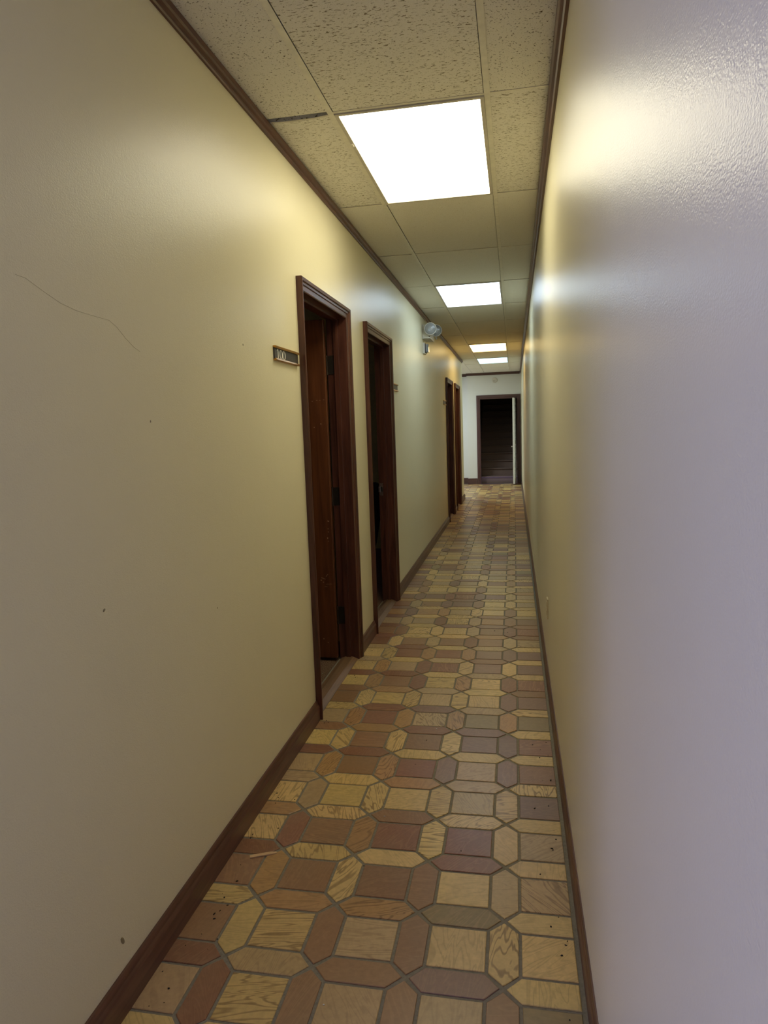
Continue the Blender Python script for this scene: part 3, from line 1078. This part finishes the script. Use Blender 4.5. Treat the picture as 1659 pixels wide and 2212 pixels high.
sb = empty('alarm_strobe', (-W, 8.18, 2.36))
tag(sb, 'small clear fire-alarm strobe on the wall under the emergency light', 'strobe')
bm = NB()
box(bm, (-W, 8.09, 2.36), (-W + 0.022, 8.25, 2.485))
obj('back_box', bm, WHITE_PLASTIC, sb, bevel=0.004)
bm = NB()
box(bm, (-W + 0.022, 8.10, 2.372), (-W + 0.030, 8.24, 2.475))
obj('bezel', bm, BLACK_METAL, sb)
bm = NB()
sweep(bm, [[(-W + 0.030, 8.108, z), (-W + 0.052, 8.118, z), (-W + 0.060, 8.14, z), (-W + 0.060, 8.20, z), (-W + 0.052, 8.222, z), (-W + 0.030, 8.232, z)] for z in (2.380, 2.468)])
obj('lens', bm, LENS, sb)
bm = NB()
cyl(bm, (-W + 0.040, 8.17, 2.39), (-W + 0.040, 8.17, 2.455), 0.006, n=10)
obj('flash_tube', bm, REFLECTOR, sb)

sd = empty('smoke_detector', (-0.638, YE, 2.628))
tag(sd, 'round white detector disc on the end wall above the stair doorway', 'detector')
bm = NB()
lathe(bm, (-0.638, YE, 2.628), (0, -1, 0), [(0, 0.066), (0.012, 0.066), (0.020, 0.058), (0.020, 0.046), (0.014, 0.044), (0.014, 0.030), (0.022, 0.027), (0.024, 0.002)], 28)
obj('body', bm, WHITE_PLASTIC, sd, smooth=False)
bm = NB()
cyl(bm, (-0.655, YE - 0.0225, 2.610), (-0.655, YE - 0.027, 2.610), 0.009, n=12)
obj('indicator', bm, PLATE, sd)

ot = empty('wall_outlet', (XR, 3.92, 0.40))
tag(ot, 'ivory electrical outlet low on the right wall', 'outlet')
bm = NB()
box(bm, (XR - 0.007, 3.885, 0.400), (XR, 3.955, 0.515))
obj('cover_plate', bm, IVORY, ot, bevel=0.003)
for z in (0.432, 0.482):
    bm = NB()
    box(bm, (XR - 0.0095, 3.905, z - 0.014), (XR - 0.006, 3.935, z + 0.014))
    obj('socket', bm, IVORY, ot, bevel=0.0015)

# ------------------------------------------------------------------ guessed black shape in the second room
bm = NB()
prof = [(5.95, 0.20, 0.12), (5.95, 0.42, 0.17), (5.95, 0.66, 0.20), (5.95, 0.90, 0.20), (5.95, 0.985, 0.19), (5.95, 0.995, 0.16)]
rings = []
for y, z, hw in prof:
    n = 16
    cxr = -W - T - 0.335
    rings.append([(cxr + hw * math.cos(2 * math.pi * q / n) * (1.05 if z > 0.5 else 1.0) - 0.02 * (1 - z),
                   6.45 + 0.10 * math.sin(2 * math.pi * q / n) + 0.012 * math.sin(q * 2.3 + z * 5), z) for q in range(n)])
sweep(bm, rings)

# four short legs under the shape
for q in ((-0.12, -0.05), (0.10, -0.05), (-0.12, 0.05), (0.10, 0.05)):
    cyl(bm, (-W - T - 0.345 + q[0] * 0.8, 6.45 + q[1], 0.0), (-W - T - 0.345 + q[0] * 0.8, 6.45 + q[1], 0.24), 0.012, n=8)
o = obj('dark_shape', bm, BLACK_MATT, loc=(-W - T - 0.345, 6.45, 0), smooth=False)
tag(o, 'black shape standing in the dark room behind the second doorway', 'furniture')

# ------------------------------------------------------------------ floor litter
bm = NB()
a = Vector((-1.112, 2.140, 0.0035))
b = Vector((-1.025, 2.178, 0.0035))
d = (b - a).normalized()
nrm = Vector((-d.y, d.x, 0)) * 0.0075
rings = []
for t, w0, zt in ((0, 1.0, 0.0035), (0.3, 0.95, 0.004), (0.8, 0.9, 0.004), (1.0, 0.55, 0.0025)):
    p = a.lerp(b, t)
    rings.append([p - nrm * w0, p + nrm * w0, p + nrm * w0 + Vector((0, 0, zt)), p - nrm * w0 + Vector((0, 0, zt))])
sweep(bm, rings)
o = obj('wood_sliver', bm, SPLINTER, loc=(-1.07, 2.16, 0.0035))
tag(o, 'pale wood splinter lying on the tiles by the left baseboard', 'splinter')

rb = random.Random(5)
bm = NB()
spots = [(-0.03 - abs(rb.gauss(0, 0.03)), rb.uniform(1.3, 3.2)) for _ in range(26)]
spots += [(-W + 0.035 + abs(rb.gauss(0, 0.05)), rb.uniform(1.3, 2.6)) for _ in range(34)]
spots += [(rb.uniform(-1.1, -0.1), rb.uniform(1.4, 6.5)) for _ in range(34)]
spots += [(-W + 0.04 + abs(rb.gauss(0, 0.02)), rb.uniform(3.2, 4.9)) for _ in range(14)]
for x, y in spots:
    if x < -W + 0.03:
        continue
    r = rb.uniform(0.0012, 0.0036)
    m_ = Matrix.Translation((x, y, 0.0033 + r * 0.4)) @ Matrix.Rotation(rb.uniform(0, 3), 4, 'Z') @ Matrix.Diagonal((rb.uniform(0.7, 2.2), rb.uniform(0.6, 1.1), 0.6, 1))
    bmesh.ops.create_icosphere(bm, subdivisions=1, radius=r, matrix=m_)
o = obj('floor_dirt', bm, DIRT_AND_HOLE)
tag(o, 'dark crumbs of dirt scattered over the tiled corridor floor', 'dirt', kind='stuff')
bm = NB()
for x, y in [(-W + 0.01 - rb.uniform(0.15, 0.35), rb.uniform(3.4, 4.2)) for _ in range(10)] + [(rb.uniform(-0.9, -0.2), rb.uniform(1.5, 4)) for _ in range(6)]:
    r = rb.uniform(0.0012, 0.003)
    z0 = 0.0 if x < -W - T else (0.0205 if x < -W else 0.0033)
    bmesh.ops.create_icosphere(bm, subdivisions=1, radius=r, matrix=Matrix.Translation((x, y, z0 + r * 0.5)) @ Matrix.Diagonal((1.5, 1, 0.6, 1)))
o = obj('paint_flakes', bm, PRINT)
tag(o, 'tiny white flakes on the floor near the first doorway', 'flakes', kind='stuff')
